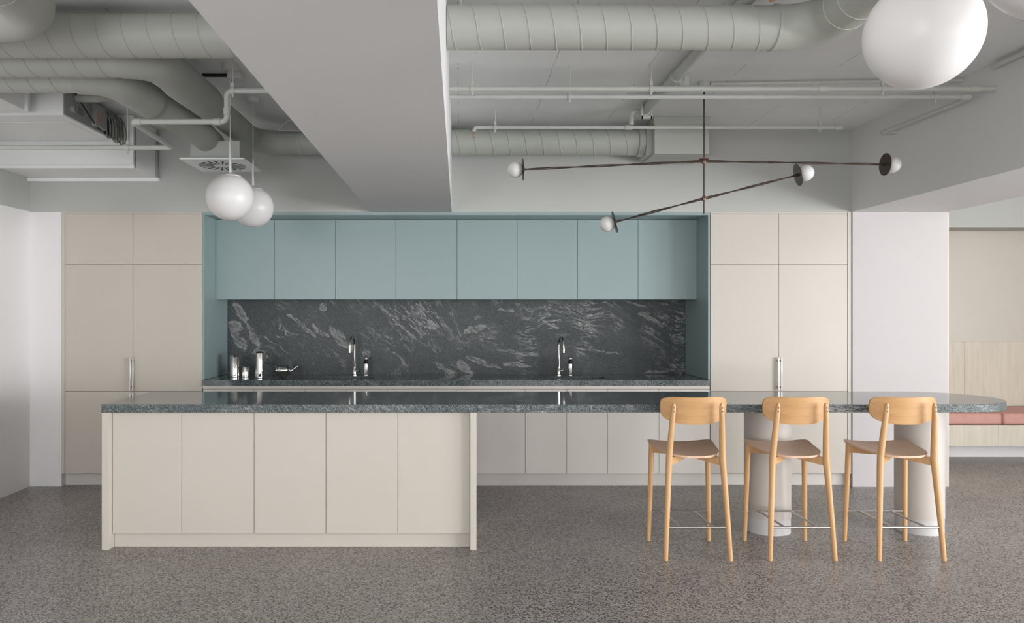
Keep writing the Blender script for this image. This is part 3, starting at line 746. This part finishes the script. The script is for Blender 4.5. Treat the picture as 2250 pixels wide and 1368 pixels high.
yC = 5.73; zC = 2.866
pC = pipe('thin sprinkler pipe across the right bay above the slim back duct', [(.115, yC, zC-.035), (.115, yC, zC), (2.885, yC, zC)], .0135, [(.275, yC, zC), (2.72, yC, zC)], .025, couplings=[((1.28, yC, zC), 'x'), ((2.86, yC, zC), 'x')])
def sprinkler(parent, p):
    m = MB().lathe([(.0001, 0), (.013, 0), (.013, -.003), (.006, -.006), (.006, -.014)], p, 16)
    q = Vector(p)
    m.sweep([q+Vector(v) for v in ((-.006, 0, -.012), (-.009, 0, -.024), (0, 0, -.036), (.009, 0, -.024), (.006, 0, -.012))], .0018, 8)
    m.lathe([(.0001, -.036), (.013, -.036), (.013, -.039), (.0001, -.039)], p, 16)
    m.build('sprinkler_head', M['copper'], parent)['label'] = 'copper sprinkler head'
sprinkler(pC, (.115, yC, zC-.0355))
# drain pipe running back along the slab
pD = tag(MB().sweep([(1.397, 1.6, 2.985), (1.397, 5.70, 2.985)], .034, 24).build('drain_pipe', M['pipe'], sharp=60), 'thick drain pipe running back under the right slab', 'pipe')
MB().lathe([(.012, 0), (.012, .055)], (1.40, 3.40, 2.898), 16).build('drop', M['pipe'], pD)
sprinkler(pD, (1.40, 3.40, 2.898))
MB().lathe([(.034, -.05), (.041, -.048), (.041, .0), (.034, .0)], (1.397, 4.92, 2.985), 24, 'y').sweep([(1.397, 4.92, 2.985), (1.46, 4.92, 2.945)], .026, 16).sweep([(1.46, 4.92, 2.995), (1.46, 4.92, 2.905)], .031, 20).build('coupling', M['pipe'], pD)
m = MB(); m.lathe([(.034, -.02), (.043, -.018), (.043, .03), (.02, .03)], (1.397, 5.69, 2.985), 24, 'y'); m.box(1.34, 1.43, 5.60, 5.62, 2.90, 2.922).box(1.345, 1.355, 5.60, 5.62, 2.9, CZ-.001).box(1.415, 1.425, 5.60, 5.62, 2.9, CZ-.001); m.build('clamp', M['pipe'], pD)
MB().sweep(fillet([(1.397, 5.71, 2.985), (1.30, 5.725, 2.985), (1.30, 5.73, 2.885)], .03, 8), .019, 16).build('elbow', M['pipe'], pD)
# conduit behind the chandelier canopy
pipe('thin conduit on the slab right of the chandelier canopy', [(HX+.04, 5.10, CZ-.017), (3.329, 5.02, CZ-.017)], .012)
pipe('short pipe along the slab and bulkhead corner at upper right', [(3.30, 3.55, 2.985), (3.30, 4.70, 2.985)], .016, couplings=[((3.30, 3.60, 2.985), 'y'), ((3.30, 3.85, 2.985), 'y')])

# left pipe loop
y1 = 4.51; xr = -1.375
pL = pipe('bent grey pipe hanging below the ducts in the left bay', [(-.747, y1, 2.784), (xr, y1, 2.784), (xr, y1, 2.601), (-1.94, y1, 2.601), (-1.94, 5.16, 2.590), (-3.636, 5.16, 2.590)], .0165,
          [(-1.34, y1, 2.784), (-2.247, 5.16, 2.59)], [.035]*4)
MB().lathe([(.017, -.022), (.021, -.02), (.021, .02), (.017, .022)], (-1.905, y1, 2.601), 20, 'x').build('coupling', M['pipe'], pL)
MB().lathe([(.017, -.022), (.021, -.02), (.021, .02), (.017, .022)], (-1.432, y1, 2.601), 20, 'x').build('coupling', M['pipe'], pL)
MB().lathe([(.017, -.03), (.021, -.028), (.021, .01), (.017, .012)], (xr, y1, 2.67), 20, 'z').build('coupling', M['pipe'], pL)
m = MB()
for (x, z0, r) in ((-1.9, 2.62, .014), (-1.86, 2.58, .006)): pass
# ceiling sensor above the left pendants
t = thing('junction_box', 'small white junction box on the left slab beside the nearer pendant', 'box', (-1.430, 4.90, CZ))
MB().box(-.05, .035, -.04, .04, -.05, -.0005).build('body', M['sensor'], t, bevel=.002)
MB().box(-.235, -.0505, .03, .05, -.018, -.001).build('strip', M['dark'], t)

# air conditioner cassette and return box
UZ = 2.81
t = thing('air_conditioner', 'large white ceiling air conditioner with exposed wiring on its side', 'air conditioner', (-3.13, 5.53, UZ))
MB().box(-.505, .46, -.40, .40, 0, .19).build('casing', M['unit'], t, bevel=.003)
MB().box(-.505, .455, -.385, .30, -.004, 0).box(-.505, .40, -.20, .20, -.006, -.0035).build('base_panel', M['unit'], t, bevel=.001)
MB().box(.4605, .468, -.40, .40, .0, .19).build('side_panel', M['unit_side'], t, bevel=.001)
MB().box(.4685, .50, -.02, .16, .02, .18).build('control_box', M['unit_side'], t, bevel=.002)
MB().box(.4685, .476, .17, .38, .005, .18).build('opening', M['dark'], t)
MB().box(.5005, .502, .00, .08, .04, .12).build('sticker', M['label_red'], t)
MB().box(.4685, .4695, -.23, -.14, .05, .10).build('sticker', M['label_blue'], t)
m = MB(); m.lathe([(.028, 0), (.028, .03), (.020, .03), (.018, .01)], (.468, -.30, .06), 20, 'x'); m.build('valve', M['unit_side'], t)
for k in range(9):
    yy = .12+.028*k; dz = .02+.045*random.random(); x0 = .49+.01*(k % 3)
    pts = [(x0, yy, .17), (x0+.03, yy+.01, .12), (x0+.045, yy+.015, .05), (x0+.04, yy+.02, -dz*.6), (x0+.02, yy+.035, -dz), (x0+.005, yy+.05, -dz*.4), (x0, yy+.05, .06), (x0, yy+.045, .15)]
    sm = []
    for i in range(len(pts)-1):
        P0 = Vector(pts[max(0, i-1)]); P1 = Vector(pts[i]); P2 = Vector(pts[i+1]); P3_ = Vector(pts[min(len(pts)-1, i+2)])
        for q in range(4):
            s = q/4; sm.append(.5*((2*P1)+(P2-P0)*s+(2*P0-5*P1+4*P2-P3_)*s*s+(3*P1-P0-3*P2+P3_)*s**3))
    sm.append(Vector(pts[-1])); MB().sweep(sm, .0042, 8).build('cable', M['cable'], t)
sw = []
for k in range(20):
    s = k/19; sw.append((.474+.02*math.sin(PI*s), -.29+.40*s, .19-.17*math.sin(PI*.5*min(1, s*1.1))))
MB().sweep(sw, .005, 8).build('cable', M['dark'], t)
MB().sweep(fillet([(.47, -.24, .150), (.62, -.24, .150), (.72, -.20, .185)], .05, 8), .027, 20).build('drain_pipe', M['duct'], t)
# transition box at the left, duct three runs into it
tag(MB().box(-3.636, -2.87, 4.28, 5.08, UZ, CZ-.001).box(-2.869, -2.845, 5.02, 5.05, UZ-.004, CZ-.002).build('transition_box', M['unit'], bevel=.002), 'pale sheet metal transition box left of the third duct', 'box')
# return air box at the back
t = thing('return_air_box', 'wide white return air box under the ceiling against the left back wall', 'air box', (-3.09, 6.19, 2.61))
MB().box(-.545, .545, -.24, .24, 0, CZ-2.612).build('body', M['unit'], t, bevel=.003)
MB().box(-.545, .552, -.252, -.225, -.010, .016).box(-.545, .552, -.252, -.2405, .155, .178).build('front_trim', M['unit'], t, bevel=.002)
MB().box(-.545, .560, .215, .258, -.030, -.001).build('lip', M['unit'], t, bevel=.002)
for ya, yb in ((-.24, -.215), (.19, .205)): MB().box(.5455, .556, ya, yb, 0, .38).build('side_trim', M['unit_side'], t)

# ================================================================== ALCOVE BENCH
t = thing('bench', 'pale timber bench in the alcove at the right edge', 'bench', (6.17, 7.55, 0))
MB().box(-2.01, 2.02, .02, .578, .15, .362).build('body', M['gasket'], t)
ex = [-2.01, 5.36-6.17, .50, 2.02]
for i in range(3): door(t, 'front_panel', ex[i], ex[i+1], .15, .362, 0, M['ash_panel'])
MB().box(-2.01, 2.02, .24, .26, 0, .149).build('plinth', M['white_wall'], t)
ce = [4.165, 5.40, 6.80, 8.19]; cl = ['pink leather bench cushion at the left end of the alcove bench', 'pink leather bench cushion at the right edge of the picture', 'pink leather bench cushion farthest right on the alcove bench']
for i in range(3):
    tag(MB().box(ce[i]+.004, ce[i+1]-.004, 7.545, 8.125, .3635, .478).build('seat_cushion', M['cushion'], bevel=.02), cl[i], 'cushion', 'pink cushions on the alcove bench')
t = thing('wall_panelling', 'pale timber panels on the alcove wall behind the bench', 'panelling', (6.17, 8.13, .48))
ex = [-2.01, 5.41-6.17, .62, 2.02]
for i in range(3): MB().box(ex[i]+.002, ex[i+1]-.002, 0, .018, .0, .687).build('panel', M['ash_panel'], t, bevel=.001)
tag(MB().box(4.1355, 4.150, DB-.012, 7.545, 0, 2.32).build('edge_panel', M['ash_panel'], bevel=.001), 'narrow pale timber panel cladding the right side of the white pier', 'panel')
